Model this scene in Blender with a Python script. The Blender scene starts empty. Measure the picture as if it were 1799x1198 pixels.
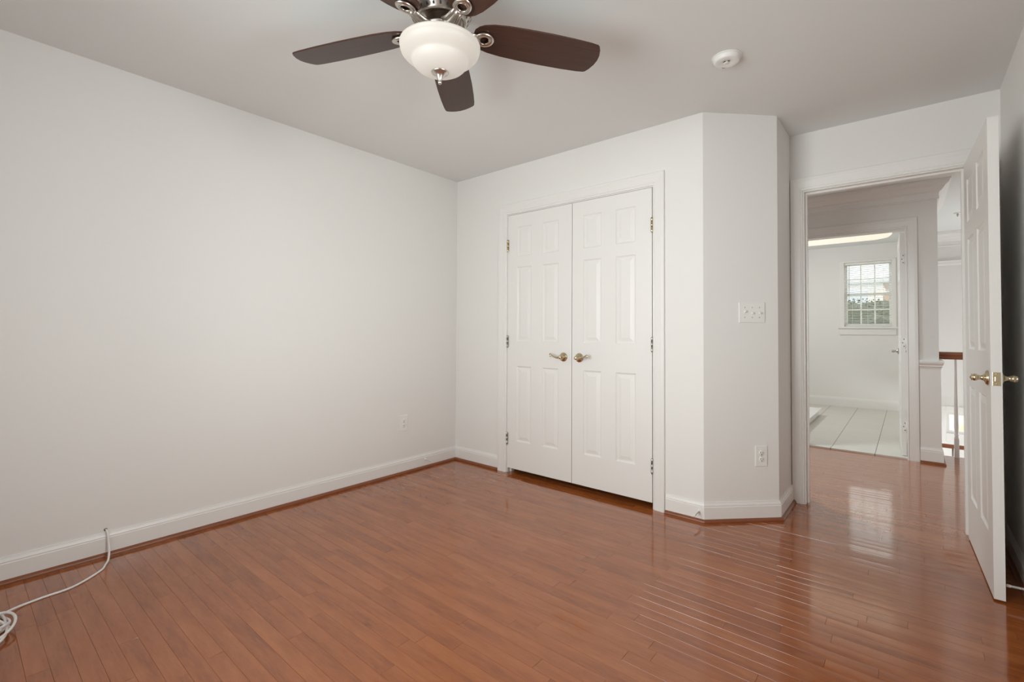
import bpy, bmesh, math, random
from mathutils import Vector, Matrix
random.seed(7)
S = bpy.context.scene
COL = S.collection
PI = math.pi

# ------------------------------------------------------------------ camera
def make_camera():
    yaw, pitch, roll = 0.6964, 0.0200, -0.0049
    fwd = Vector((-math.sin(yaw)*math.cos(pitch), math.cos(yaw)*math.cos(pitch), math.sin(pitch)))
    right = Vector((math.cos(yaw), math.sin(yaw), 0))
    down = fwd.cross(right)
    r = math.cos(roll)*right + math.sin(roll)*down
    d = -math.sin(roll)*right + math.cos(roll)*down
    cam = bpy.data.cameras.new('camera'); o = bpy.data.objects.new('camera', cam); COL.objects.link(o)
    m = Matrix((( r.x, -d.x, -fwd.x, 3.0584), (r.y, -d.y, -fwd.y, -2.8922), (r.z, -d.z, -fwd.z, 1.1182), (0, 0, 0, 1)))
    o.matrix_world = m
    cam.sensor_width = 36; cam.sensor_fit = 'HORIZONTAL'
    cam.lens = 36*832.25/1799
    cam.shift_y = -33.2/1799
    cam.clip_start = 0.02
    S.camera = o
make_camera()

# ------------------------------------------------------------------ light
S.view_settings.view_transform = 'Standard'
S.view_settings.look = 'None'
S.view_settings.gamma = 1
S.view_settings.use_curve_mapping = False
S.view_settings.exposure = 0.0
S.cycles.max_bounces = 14
S.cycles.diffuse_bounces = 8
S.cycles.glossy_bounces = 6
S.cycles.sample_clamp_indirect = 6
S.cycles.caustics_reflective = False
S.cycles.caustics_refractive = False

W = bpy.data.worlds.new('overcast_sky'); S.world = W; W.use_nodes = True
bg = W.node_tree.nodes['Background']
bg.inputs['Color'].default_value = (0.95, 0.985, 0.985, 1)
bg.inputs['Strength'].default_value = 2.7

def area(name, loc, direction, sx, sy, power, color=(1, 1, 1)):
    l = bpy.data.lights.new(name, 'AREA'); l.shape = 'RECTANGLE'; l.size = sx; l.size_y = sy
    l.energy = power; l.color = color
    o = bpy.data.objects.new(name, l); COL.objects.link(o); o.location = loc
    o.rotation_euler = Vector(direction).to_track_quat('-Z', 'Y').to_euler()
    return o
area('daylight_bedroom_window', (1.72, -3.60, 1.32), (0.12, 1, 0.0), 1.35, 1.5, 29, (0.965, 1.0, 0.975)).data.spread = math.radians(100)
area('bedroom_side_fill', (3.60, -1.75, 1.34), (-1, 0, 0), 0.50, 1.45, 10.2, (0.965, 1.0, 0.975)).data.spread = math.radians(75)  # added fill aimed at the left wall through the unseen side window
area('foyer_side_fill', (6.30, 4.4, -0.2), (-1, 0, 0), 1.2, 2.0, 50, (0.98, 0.99, 0.985))  # added light at an unseen side opening, brightens the foyer
area('bathroom_side_fill', (0.98, 4.2, 1.95), (1, 0, -0.25), 0.9, 0.25, 23, (0.95, 0.97, 0.97))  # added fill with no fixture, lifts the bathroom walls
area('hallway_overhead_fill', (1.55, 1.72, 2.42), (0.25, 0, -1), 0.3, 0.3, 22, (0.86, 0.99, 1.0)).data.spread = math.radians(125)  # added fill without a lamp body, brightens the hallway floor

# ------------------------------------------------------------------ materials
def new_mat(name):
    m = bpy.data.materials.new(name); m.use_nodes = True
    nt = m.node_tree
    return m, nt, nt.nodes, nt.links, nt.nodes['Principled BSDF']

def lin(r, g, b):
    f = lambda c: (c/255/12.92 if c/255 <= .04045 else ((c/255+.055)/1.055)**2.4)
    return (f(r), f(g), f(b), 1)

def plain(name, col, rough=.5, metal=0.0, spec=.5, bump=0.0, bscale=60, mottle=0.0, emit=None, estr=0):
    m, nt, N, L, b = new_mat(name)
    b.inputs['Roughness'].default_value = rough
    b.inputs['Metallic'].default_value = metal
    b.inputs['Specular IOR Level'].default_value = spec
    tc = N.new('ShaderNodeTexCoord')
    no = N.new('ShaderNodeTexNoise'); no.inputs['Scale'].default_value = bscale; no.inputs['Detail'].default_value = 3
    L.new(tc.outputs['Object'], no.inputs['Vector'])
    mx = N.new('ShaderNodeMix'); mx.data_type = 'RGBA'
    k = mottle
    mx.inputs['A'].default_value = tuple(c*(1-k) for c in col[:3]) + (1,)
    mx.inputs['B'].default_value = tuple(min(1, c*(1+k)) for c in col[:3]) + (1,)
    L.new(no.outputs['Fac'], mx.inputs['Factor']); L.new(mx.outputs['Result'], b.inputs['Base Color'])
    if bump:
        bp = N.new('ShaderNodeBump'); bp.inputs['Strength'].default_value = bump; bp.inputs['Distance'].default_value = .001
        L.new(no.outputs['Fac'], bp.inputs['Height']); L.new(bp.outputs['Normal'], b.inputs['Normal'])
    if emit:
        b.inputs['Emission Color'].default_value = emit; b.inputs['Emission Strength'].default_value = estr
    return m

M = {}
M['wall'] = plain('wall_paint', (.770, .760, .743, 1), .85, spec=.2, bump=.06, bscale=220, mottle=.004)
M['ceil'] = plain('ceiling_paint', (.745, .755, .750, 1), .95, spec=.1, bump=.06, bscale=160, mottle=.004)
M['trim'] = plain('trim_enamel', (.785, .774, .756, 1), .32, spec=.5, mottle=.004)
M['door'] = plain('door_enamel', (.785, .774, .756, 1), .40, spec=.35, bump=.02, bscale=300, mottle=.004)
M['plastic'] = plain('white_plastic', (.80, .795, .775, 1), .35)
M['slot'] = plain('dark_slot', (.03, .03, .03, 1), .6)
M['brass'] = plain('satin_brass', (.66, .56, .38, 1), .18, metal=1, bscale=30, mottle=.06)
M['nickel'] = plain('brushed_nickel', (.62, .57, .52, 1), .28, metal=1, bscale=90, mottle=.08)
M['steel'] = plain('hinge_steel', (.50, .49, .46, 1), .35, metal=1, bscale=60, mottle=.05)
M['cable'] = plain('white_cable', (.80, .79, .77, 1), .4)
M['tub'] = plain('white_acrylic', (.85, .85, .84, 1), .15)
M['blind'] = plain('white_vinyl', (.84, .84, .82, 1), .4)
M['clear_wand'] = plain('grey_wand', (.22, .22, .21, 1), .3)
M['dark'] = plain('black_bore', (.02, .02, .02, 1), .7)

def wood_floor():
    m, nt, N, L, b = new_mat('stained_maple_planks')
    at = N.new('ShaderNodeAttribute'); at.attribute_name = 'plank_tone'
    tc = N.new('ShaderNodeTexCoord')
    mp = N.new('ShaderNodeMapping'); mp.inputs['Scale'].default_value = (1.0, 7.0, 1.0)
    off = N.new('ShaderNodeVectorMath'); off.operation = 'SCALE'; off.inputs['Scale'].default_value = 60
    ad = N.new('ShaderNodeVectorMath'); ad.operation = 'ADD'
    cmb = N.new('ShaderNodeCombineXYZ')
    L.new(at.outputs['Fac'], cmb.inputs[0]); L.new(at.outputs['Fac'], cmb.inputs[2])
    L.new(cmb.outputs[0], off.inputs[0]); L.new(tc.outputs['Object'], mp.inputs['Vector'])
    L.new(mp.outputs[0], ad.inputs[0]); L.new(off.outputs[0], ad.inputs[1])
    n1 = N.new('ShaderNodeTexNoise'); n1.inputs['Scale'].default_value = 3.2; n1.inputs['Detail'].default_value = 5; n1.inputs['Roughness'].default_value = .6
    n2 = N.new('ShaderNodeTexNoise'); n2.inputs['Scale'].default_value = 22; n2.inputs['Detail'].default_value = 4
    L.new(ad.outputs[0], n1.inputs['Vector']); L.new(ad.outputs[0], n2.inputs['Vector'])
    rp = N.new('ShaderNodeValToRGB')
    rp.color_ramp.elements[0].position = 0.0; rp.color_ramp.elements[0].color = FLOOR_COLS[0]
    rp.color_ramp.elements[1].position = 1.0; rp.color_ramp.elements[1].color = FLOOR_COLS[2]
    e = rp.color_ramp.elements.new(.45); e.color = FLOOR_COLS[1]
    # tone = plank random *.55 + cloud *.45
    ma = N.new('ShaderNodeMath'); ma.operation = 'MULTIPLY'; ma.inputs[1].default_value = .40
    mb = N.new('ShaderNodeMath'); mb.operation = 'MULTIPLY_ADD'; mb.inputs[1].default_value = 1.4
    L.new(at.outputs['Fac'], ma.inputs[0]); L.new(n1.outputs['Fac'], mb.inputs[0]); L.new(ma.outputs[0], mb.inputs[2])
    mc = N.new('ShaderNodeMath'); mc.operation = 'MULTIPLY_ADD'; mc.inputs[1].default_value = .5
    L.new(n2.outputs['Fac'], mc.inputs[0]); L.new(mb.outputs[0], mc.inputs[2])
    sb = N.new('ShaderNodeMath'); sb.operation = 'SUBTRACT'; sb.inputs[1].default_value = .67
    L.new(mc.outputs[0], sb.inputs[0]); L.new(sb.outputs[0], rp.inputs['Fac'])
    # occasional mineral streaks
    n3 = N.new('ShaderNodeTexNoise'); n3.inputs['Scale'].default_value = 2.1; n3.inputs['Detail'].default_value = 6; n3.inputs['Roughness'].default_value = .7
    mp3 = N.new('ShaderNodeMapping'); mp3.inputs['Scale'].default_value = (2.5, 1.0, 1.0)
    L.new(ad.outputs[0], mp3.inputs['Vector']); L.new(mp3.outputs[0], n3.inputs['Vector'])
    r3 = N.new('ShaderNodeValToRGB'); r3.color_ramp.elements[0].position = .61; r3.color_ramp.elements[1].position = .72
    r3.color_ramp.elements[0].color = (0, 0, 0, 1); r3.color_ramp.elements[1].color = (1, 1, 1, 1)
    L.new(n3.outputs['Fac'], r3.inputs['Fac'])
    mx = N.new('ShaderNodeMix'); mx.data_type = 'RGBA'; mx.inputs['B'].default_value = FLOOR_COLS[3]
    mf = N.new('ShaderNodeMath'); mf.operation = 'MULTIPLY'; mf.inputs[1].default_value = .55
    L.new(r3.outputs['Color'], mf.inputs[0]); L.new(mf.outputs[0], mx.inputs['Factor'])
    L.new(rp.outputs['Color'], mx.inputs['A']); L.new(mx.outputs['Result'], b.inputs['Base Color'])
    b.inputs['Roughness'].default_value = .17
    b.inputs['Specular IOR Level'].default_value = .06
    b.inputs['Coat Weight'].default_value = .92; b.inputs['Coat Roughness'].default_value = .09; b.inputs['Coat IOR'].default_value = 1.62
    return m
FLOOR_COLS = [(.215, .055, .013, 1), (.312, .088, .021, 1), (.405, .130, .037, 1), (.130, .036, .010, 1)]
M['floor'] = wood_floor()

def wood(name, c1, c2, rough=.3, scale=(2, 30, 30), spec=.5, coat=0):
    m, nt, N, L, b = new_mat(name)
    tc = N.new('ShaderNodeTexCoord'); mp = N.new('ShaderNodeMapping'); mp.inputs['Scale'].default_value = scale
    no = N.new('ShaderNodeTexNoise'); no.inputs['Scale'].default_value = 2.5; no.inputs['Detail'].default_value = 5
    L.new(tc.outputs['Object'], mp.inputs['Vector']); L.new(mp.outputs[0], no.inputs['Vector'])
    mx = N.new('ShaderNodeMix'); mx.data_type = 'RGBA'; mx.inputs['A'].default_value = c1; mx.inputs['B'].default_value = c2
    L.new(no.outputs['Fac'], mx.inputs['Factor']); L.new(mx.outputs['Result'], b.inputs['Base Color'])
    b.inputs['Roughness'].default_value = rough; b.inputs['Specular IOR Level'].default_value = spec
    b.inputs['Coat Weight'].default_value = coat
    return m
M['shoe'] = wood('stained_maple_moulding', (.17, .050, .018, 1), (.27, .085, .032, 1), .38, (6, 6, 6))
M['blade'] = wood('dark_walnut_blade', (.034, .015, .010, 1), (.075, .033, .021, 1), .30, (1.5, 40, 10), .35)
M['rail'] = wood('stained_handrail', (.24, .085, .04, 1), (.34, .13, .065, 1), .25, (2, 20, 20))

def tile_mat():
    m, nt, N, L, b = new_mat('cream_ceramic_tile')
    tc = N.new('ShaderNodeTexCoord'); mp = N.new('ShaderNodeMapping')
    mp.inputs['Location'].default_value = (-2.474, -2.70, 0)
    br = N.new('ShaderNodeTexBrick'); br.offset = 0; br.squash = 1
    br.inputs['Scale'].default_value = 1; br.inputs['Brick Width'].default_value = .340; br.inputs['Row Height'].default_value = 34.0
    br.inputs['Mortar Size'].default_value = .003; br.inputs['Mortar Smooth'].default_value = .2
    br.inputs['Color1'].default_value = (.74, .70, .635, 1); br.inputs['Color2'].default_value = (.70, .66, .60, 1)
    br.inputs['Mortar'].default_value = (.17, .155, .135, 1)
    L.new(tc.outputs['Object'], mp.inputs['Vector']); L.new(mp.outputs[0], br.inputs['Vector'])
    b2 = N.new('ShaderNodeTexBrick'); b2.offset = 0; b2.inputs['Scale'].default_value = 1; b2.inputs['Brick Width'].default_value = .340; b2.inputs['Row Height'].default_value = .340
    b2.inputs['Mortar Size'].default_value = .003; b2.inputs['Color1'].default_value = (1, 1, 1, 1); b2.inputs['Color2'].default_value = (.97, .97, .97, 1); b2.inputs['Mortar'].default_value = (.86, .85, .84, 1)
    L.new(mp.outputs[0], b2.inputs['Vector'])
    no = N.new('ShaderNodeTexNoise'); no.inputs['Scale'].default_value = 14
    mp2 = N.new('ShaderNodeMapping'); mp2.inputs['Scale'].default_value = (1, 5, 1)
    L.new(tc.outputs['Object'], mp2.inputs['Vector']); L.new(mp2.outputs[0], no.inputs['Vector'])
    mx = N.new('ShaderNodeMix'); mx.data_type = 'RGBA'; mx.blend_type = 'MULTIPLY'; mx.inputs['Factor'].default_value = .25
    L.new(br.outputs['Color'], mx.inputs['A']); L.new(no.outputs['Fac'], mx.inputs['B'])
    m2 = N.new('ShaderNodeMix'); m2.data_type = 'RGBA'; m2.blend_type = 'MULTIPLY'; m2.inputs['Factor'].default_value = 1
    L.new(mx.outputs['Result'], m2.inputs['A']); L.new(b2.outputs['Color'], m2.inputs['B'])
    L.new(m2.outputs['Result'], b.inputs['Base Color'])
    b.inputs['Roughness'].default_value = .35
    return m
M['tile'] = tile_mat()

def glass_mat():
    m, nt, N, L, b = new_mat('window_glass')
    out = N['Material Output']
    tr = N.new('ShaderNodeBsdfTransparent'); tr.inputs['Color'].default_value = (.97, .98, .98, 1)
    gl = N.new('ShaderNodeBsdfGlossy'); gl.inputs['Roughness'].default_value = .02
    fr = N.new('ShaderNodeFresnel'); fr.inputs['IOR'].default_value = 1.45
    mx = N.new('ShaderNodeMixShader')
    ge = N.new('ShaderNodeNewGeometry'); iv = N.new('ShaderNodeMath'); iv.operation = 'SUBTRACT'; iv.inputs[0].default_value = 1
    mu = N.new('ShaderNodeMath'); mu.operation = 'MULTIPLY'
    L.new(ge.outputs['Backfacing'], iv.inputs[1]); L.new(fr.outputs[0], mu.inputs[0]); L.new(iv.outputs[0], mu.inputs[1])
    L.new(mu.outputs[0], mx.inputs[0]); L.new(tr.outputs[0], mx.inputs[1]); L.new(gl.outputs[0], mx.inputs[2])
    L.new(mx.outputs[0], out.inputs['Surface'])
    return m
M['glass'] = glass_mat()
M['bowl'] = plain('frosted_glass_lit', (.37, .345, .32, 1), .5, spec=.4, bscale=4, mottle=.02, emit=(1.0, .90, .79, 1), estr=.30)
M['lamp_lens'] = plain('warm_lit_diffuser', (.2, .2, .19, 1), .5, emit=(1.0, .90, .73, 1), estr=.84)

def foliage(name, c1, c2, sc):
    return wood(name, c1, c2, .7, (sc, sc, sc), .3)

# ------------------------------------------------------------------ mesh helpers
class MB:
    def __init__(s): s.v = []; s.f = []; s.sm = []
    def add(s, vs, fs, smooth=False):
        n = len(s.v); s.v += [tuple(v) for v in vs]
        for f in fs: s.f.append(tuple(i+n for i in f)); s.sm.append(smooth)
        return s
    def box(s, x0, x1, y0, y1, z0, z1):
        v = [(x, y, z) for z in (z0, z1) for y in (y0, y1) for x in (x0, x1)]
        return s.add(v, [(0, 2, 3, 1), (4, 5, 7, 6), (0, 1, 5, 4), (2, 6, 7, 3), (0, 4, 6, 2), (1, 3, 7, 5)])
    def bevbox(s, x0, x1, y0, y1, z0, z1, b=.002):
        bm = bmesh.new(); bmesh.ops.create_cube(bm, size=1)
        for v in bm.verts: v.co = Vector(((x0+x1)/2+v.co.x*(x1-x0), (y0+y1)/2+v.co.y*(y1-y0), (z0+z1)/2+v.co.z*(z1-z0)))
        bmesh.ops.bevel(bm, geom=list(bm.edges), offset=b, segments=2, profile=.6, affect='EDGES')
        bm.verts.index_update()
        s.add([v.co for v in bm.verts], [tuple(v.index for v in f.verts) for f in bm.faces]); bm.free(); return s
    def prism(s, poly, z0, z1):       # poly ccw in plan
        n = len(poly)
        v = [(x, y, z0) for x, y in poly] + [(x, y, z1) for x, y in poly]
        f = [tuple(range(n-1, -1, -1)), tuple(range(n, 2*n))] + [(i, (i+1) % n, n+(i+1) % n, n+i) for i in range(n)]
        return s.add(v, f)
    def lathe(s, prof, seg=32, mat=None, smooth=True, closed=False):   # prof: (r,z)
        mat = mat or Matrix()
        v = []; f = []; n = len(prof)
        for i in range(seg):
            a = 2*PI*i/seg
            for r, z in prof: v.append(mat @ Vector((r*math.cos(a), r*math.sin(a), z)))
        for i in range(seg):
            j = (i+1) % seg
            for k in range(n-1):
                f.append((i*n+k, j*n+k, j*n+k+1, i*n+k+1))
            if closed: f.append((i*n+n-1, j*n+n-1, j*n, i*n))
        return s.add(v, f, smooth)
    def tube(s, pts, rad, seg=10, smooth=True, flat=1.0):
        pts = [Vector(p) for p in pts]; n = len(pts)
        R = rad if isinstance(rad, (list, tuple)) else [rad]*n
        v = []; f = []
        t0 = (pts[1]-pts[0]).normalized()
        up = Vector((0, 0, 1)) if abs(t0.z) < .9 else Vector((1, 0, 0))
        nrm = (up - t0*up.dot(t0)).normalized()
        for i in range(n):
            t = (pts[min(i+1, n-1)]-pts[max(i-1, 0)]).normalized()
            nrm = (nrm - t*nrm.dot(t)).normalized(); bn = t.cross(nrm)
            for k in range(seg):
                a = 2*PI*k/seg
                v.append(pts[i] + (nrm*math.cos(a) + bn*math.sin(a)*flat)*R[i])
        for i in range(n-1):
            for k in range(seg):
                f.append((i*seg+k, i*seg+(k+1) % seg, (i+1)*seg+(k+1) % seg, (i+1)*seg+k))
        f.append(tuple(range(seg-1, -1, -1))); f.append(tuple((n-1)*seg+k for k in range(seg)))
        return s.add(v, f, smooth)
    def xform(s, mat, start=0):
        for i in range(start, len(s.v)): s.v[i] = tuple(mat @ Vector(s.v[i]))
        return s
    def build(s, name, mat, parent=None, loc=None, local=False):
        me = bpy.data.meshes.new(name); me.from_pydata(s.v, [], s.f)
        bm = bmesh.new(); bm.from_mesh(me); bmesh.ops.recalc_face_normals(bm, faces=bm.faces); bm.to_mesh(me); bm.free()
        me.polygons.foreach_set('use_smooth', s.sm[:len(me.polygons)]) if len(s.sm) == len(me.polygons) else None
        me.materials.append(mat)
        o = bpy.data.objects.new(name, me); COL.objects.link(o)
        if loc is not None: o.location = loc
        if parent is not None:
            o.parent = parent
        return o

def frame_from(axis_x, axis_y, axis_z, origin):
    return Matrix((( axis_x[0], axis_y[0], axis_z[0], origin[0]), (axis_x[1], axis_y[1], axis_z[1], origin[1]), (axis_x[2], axis_y[2], axis_z[2], origin[2]), (0, 0, 0, 1)))

def miter_path(pts, side=1):
    """per point the unit-offset mitre vector to the left (side=1) or right (side=-1) of travel"""
    out = []
    n = len(pts); P = [Vector(p) for p in pts]
    nr = []
    for i in range(n-1):
        d = (P[i+1]-P[i]).normalized(); nr.append(Vector((-d.y, d.x))*side)
    for i in range(n):
        if i == 0: out.append(nr[0])
        elif i == n-1: out.append(nr[-1])
        else:
            a, b = nr[i-1], nr[i]; m = (a+b); m = m / (m.dot(a)); out.append(m)
    return out

def sweep_segment(mb, p0, p1, m0, m1, prof):
    """closed profile [(offset,z)] swept from p0 to p1 with mitre vectors"""
    n = len(prof)
    v = [(p0[0]+m0.x*d, p0[1]+m0.y*d, z) for d, z in prof] + [(p1[0]+m1.x*d, p1[1]+m1.y*d, z) for d, z in prof]
    f = [(i, (i+1) % n, n+(i+1) % n, n+i) for i in range(n)] + [tuple(range(n-1, -1, -1)), tuple(range(n, 2*n))]
    mb.add(v, f)

BASE = [(0, 0), (.013, 0), (.013, .088), (.0105, .092), (.0115, .097), (.009, .104), (.006, .110), (.005, .116), (0, .116)]
SHOE = [(.013, 0), (.028, 0), (.028, .007), (.026, .012), (.022, .017), (.017, .0195), (.013, .020)]

def struct(o, label=None, cat=None):
    o['kind'] = 'structure'
    if label: o['label'] = label
    if cat: o['category'] = cat
    return o
def tag(o, label, cat, group=None, kind=None):
    o['label'] = label; o['category'] = cat
    if group: o['group'] = group
    if kind: o['kind'] = kind
    return o
def empty(name, loc=(0, 0, 0), rot=None):
    o = bpy.data.objects.new(name, None); o.empty_display_size = .05; COL.objects.link(o); o.location = loc
    if rot is not None: o.rotation_euler = rot
    return o

H = 2.44
RX, RY = 3.451, -3.45          # right wall, back wall
AX = 2.1244; BX, BYY = 2.4563, .3319; CY = .7345
HY = 2.585                     # hallway wall with the bathroom doorway
DL, DR, DT = 2.538, 3.306, 2.050   # entry doorway clear opening
KL, KR, KT = .600, 1.810, 2.050    # closet doorway
BL, BR, BT = 2.290, 3.045, 2.050   # bathroom doorway

# ------------------------------------------------------------------ floor
def plank_floor():
    mb = MB(); tones = []
    PW = .0572
    def region(x0, x1, y0, y1, start):
        y = y0; row = start
        while y < y1-1e-4:
            ye = min(y+PW, y1)
            rnd = random.Random(row*13+5)
            x = x0 - rnd.uniform(0, .9)
            while x < x1:
                ln = rnd.choice([.35, .5, .62, .8, .95, 1.1, 1.3]) * rnd.uniform(.9, 1.1)
                xa, xb = max(x, x0), min(x+ln, x1)
                if xb-xa > .004:
                    plank(xa, xb, y, ye, rnd)
                x += ln
            y = ye; row += 1
    def plank(xa, xb, ya, yb, rnd):
        tone = rnd.betavariate(2.2, 2.2)
        tilt = rnd.gauss(0, .00016); tx = rnd.gauss(0, .00015)
        g, gd, cup = .0005, .0010, .00015
        n = 4
        v = []; f = []; sm = []
        ys = [ya+g+(yb-ya-2*g)*k/n for k in range(n+1)]
        for xi, x in enumerate((xa+.0005, xb-.0005)):
            for k, y in enumerate(ys):
                u = 2*k/n-1
                v.append((x, y, cup*(1-u*u) + tilt*u + tx*(2*xi-1)))
        for k in range(n): f.append((k, n+1+k, n+2+k, k+1))
        mb.add(v, f, True); tones.extend([tone]*n)
        c = [(xa, ya, -gd), (xb, ya, -gd), (xb, yb, -gd), (xa, yb, -gd)]
        t = [v[0], v[n+1], v[2*n+1], v[n]]
        mb.add(c+t, [(0, 1, 5, 4), (1, 2, 6, 5), (2, 3, 7, 6), (3, 0, 4, 7)]); tones.extend([tone*.3]*4)
    region(0, RX, RY, .7345, 0)
    region(.8, 5.0, .7345, 2.62, 200)
    region(3.15, 5.0, 2.62, 3.02, 400)
    k = len(mb.f)
    mb.box(-.1, RX+.1, RY-.1, .80, -.12, -.0015)
    mb.box(.8, 5.0, .80, 2.62, -.28, -.0015); mb.box(3.14, 5.0, 2.62, 3.02, -.28, -.0015)
    tones.extend([.2]*(len(mb.f)-k))
    me = bpy.data.meshes.new('floor'); me.from_pydata(mb.v, [], mb.f)
    me.polygons.foreach_set('use_smooth', mb.sm)
    a = me.attributes.new('plank_tone', 'FLOAT', 'FACE'); a.data.foreach_set('value', tones)
    me.materials.append(M['floor'])
    o = bpy.data.objects.new('floor', me); COL.objects.link(o)
    return struct(o, 'glossy reddish brown strip wood floor', 'floor')
plank_floor()
struct(MB().box(.9, 3.26, 2.622, 5.95, -.12, .004).build('floor_bathroom', M['tile']), 'cream tile floor beyond the far doorway', 'floor')
struct(MB().box(3.1, 6.3, 3.02, 6.0, -2.8, -2.7).build('floor_foyer', M['tile']), 'pale foyer floor below the landing', 'floor')

# ------------------------------------------------------------------ walls
Wm = M['wall']
struct(MB().box(-.12, 0, RY-.12, CY+.12, -.1, H).build('wall_left', Wm), 'long blank white left wall', 'wall')
b = MB(); b.box(0, KL-.015, 0, .12, -.1, H); b.box(KR+.015, AX, 0, .12, -.1, H); b.box(KL-.015, KR+.015, 0, .12, KT+.015, H)
struct(b.build('wall_closet', Wm), 'white wall around the closet doors', 'wall')
struct(MB().prism([(AX, 0), (BX, BYY), (BX-.12, BYY+.05), (AX-.05, .12)], -.1, H).build('wall_angled', Wm), 'narrow angled white wall with the switches', 'wall')
struct(MB().prism([(BX, BYY), (BX, CY), (BX-.12, CY), (BX-.12, BYY+.05)], -.1, H).build('wall_return', Wm), 'short shaded wall beside the doorway', 'wall')
b = MB(); b.box(0, DL-.015, CY, CY+.126, -.1, H); b.box(DR+.015, 5.0, CY, CY+.126, -.1, H); b.box(DL-.015, DR+.015, CY, CY+.126, DT+.015, H)
struct(b.build('wall_entry', Wm), 'white wall over the open doorway', 'wall')
b = MB(); b.box(RX, RX+.12, RY-.12, -2.02, -.1, H); b.box(RX, RX+.12, -1.48, CY, -.1, H); b.box(RX, RX+.12, -2.02, -1.48, -.1, .6); b.box(RX, RX+.12, -2.02, -1.48, 2.08, H)
struct(b.build('wall_right', Wm), 'right wall behind the open door', 'wall')
b = MB(); b.box(0, 1.02, RY-.12, RY, -.1, H); b.box(2.42, RX, RY-.12, RY, -.1, H); b.box(1.02, 2.42, RY-.12, RY, -.1, .58); b.box(1.02, 2.42, RY-.12, RY, 2.08, H)
struct(b.build('wall_back', Wm), 'wall behind the camera with the window', 'wall')
# hallway, bathroom, foyer
b = MB(); b.box(.9, BL-.015, HY, HY+.115, -.1, H); b.box(BR+.015, 3.26, HY, HY+.115, -.1, H); b.box(BL-.015, BR+.015, HY, HY+.115, BT+.015, H)
struct(b.build('wall_hallway', Wm), 'hallway wall with the bathroom doorway', 'wall')
struct(MB().box(3.14, 3.26, HY+.115, 5.44, -2.8, H).build('wall_bathroom_right', Wm), 'wall between bathroom and foyer', 'wall')
struct(MB().box(.78, .9, .86, 6.0, -.1, H).build('wall_bathroom_left', Wm), 'left end wall of hallway and bathroom', 'wall')
WX0, WX1, WZ0, WZ1 = 2.315, 2.885, 1.225, 2.185      # bathroom window opening
b = MB(); b.box(.9, WX0, 5.9, 6.02, -.1, H); b.box(WX1, 3.14, 5.9, 6.02, -.1, H); b.box(WX0, WX1, 5.9, 6.02, -.1, WZ0); b.box(WX0, WX1, 5.9, 6.02, WZ1, H)
struct(b.build('wall_bathroom_far', Wm), 'far bathroom wall with the small window', 'wall')
FY = 5.44
b = MB(); b.box(3.26, 6.2, FY, FY+.5, .31, H)
b.box(3.26, 3.42, FY+.38, FY+.5, -2.8, .31); b.box(4.2, 6.2, FY+.38, FY+.5, -2.8, .31); b.box(3.42, 4.2, FY+.38, FY+.5, .08, .31); b.box(3.42, 4.2, FY+.38, FY+.5, -2.8, -.28)
struct(b.build('wall_foyer', Wm), 'bright foyer wall beyond the stair railing', 'wall')
b = MB(); b.box(6.2, 6.32, 3.02, 6.0, -2.8, -1.2); b.box(6.2, 6.32, 3.02, 6.0, .8, H); b.box(6.2, 6.32, 3.02, 3.8, -1.2, .8); b.box(6.2, 6.32, 5.0, 6.0, -1.2, .8)  # gap in this unseen wall added to admit the foyer fill
struct(b.build('wall_foyer_right', Wm), 'unseen foyer side wall with an opening added for light', 'wall')
struct(MB().box(5.0, 6.32, 2.9, 3.02, -2.8, H).box(4.9, 5.0, .86, 3.02, -.28, H).box(3.26, 5.0, 2.9, 3.018, -2.8, -.28).build('wall_landing', Wm), 'end wall of the landing', 'wall')

struct(MB().box(-.12, RX+.12, RY-.12, CY, H, H+.1).build('ceiling', M['ceil']), 'plain pale grey bedroom ceiling', 'ceiling')
struct(MB().box(.78, 6.32, CY, 6.02, H, H+.1).build('ceiling_hallway', M['ceil']), 'white ceiling over hallway and bathroom', 'ceiling')

# ------------------------------------------------------------------ baseboards
def base_run(pts, names, side, prof=BASE, shoe=True):
    mv = miter_path(pts, side)
    for i, nm in enumerate(names):
        if nm is None: continue
        b = MB(); sweep_segment(b, pts[i], pts[i+1], mv[i], mv[i+1], prof)
        o = struct(b.build(nm, M['trim']))
        if shoe:
            s = MB(); sweep_segment(s, pts[i], pts[i+1], mv[i], mv[i+1], SHOE)
            k = s.build('shoe_moulding', M['shoe'], o); k['label'] = 'reddish brown wood shoe moulding'
base_run([(0, RY), (0, 0), (.507, 0)], ['baseboard_left', 'baseboard_closet_left'], -1)
base_run([(1.895, 0), (AX, 0), (BX, BYY), (BX, CY)], ['baseboard_closet_right', 'baseboard_angled', 'baseboard_return'], -1)
base_run([(RX, CY-.02), (RX, RY), (0, RY)], ['baseboard_right', 'baseboard_back'], -1)
# bathroom baseboard
base_run([(3.14, 5.9), (.9, 5.9)], ['baseboard_bathroom'], 1, [(d*1.0, z*1.25) for d, z in BASE], False)

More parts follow.
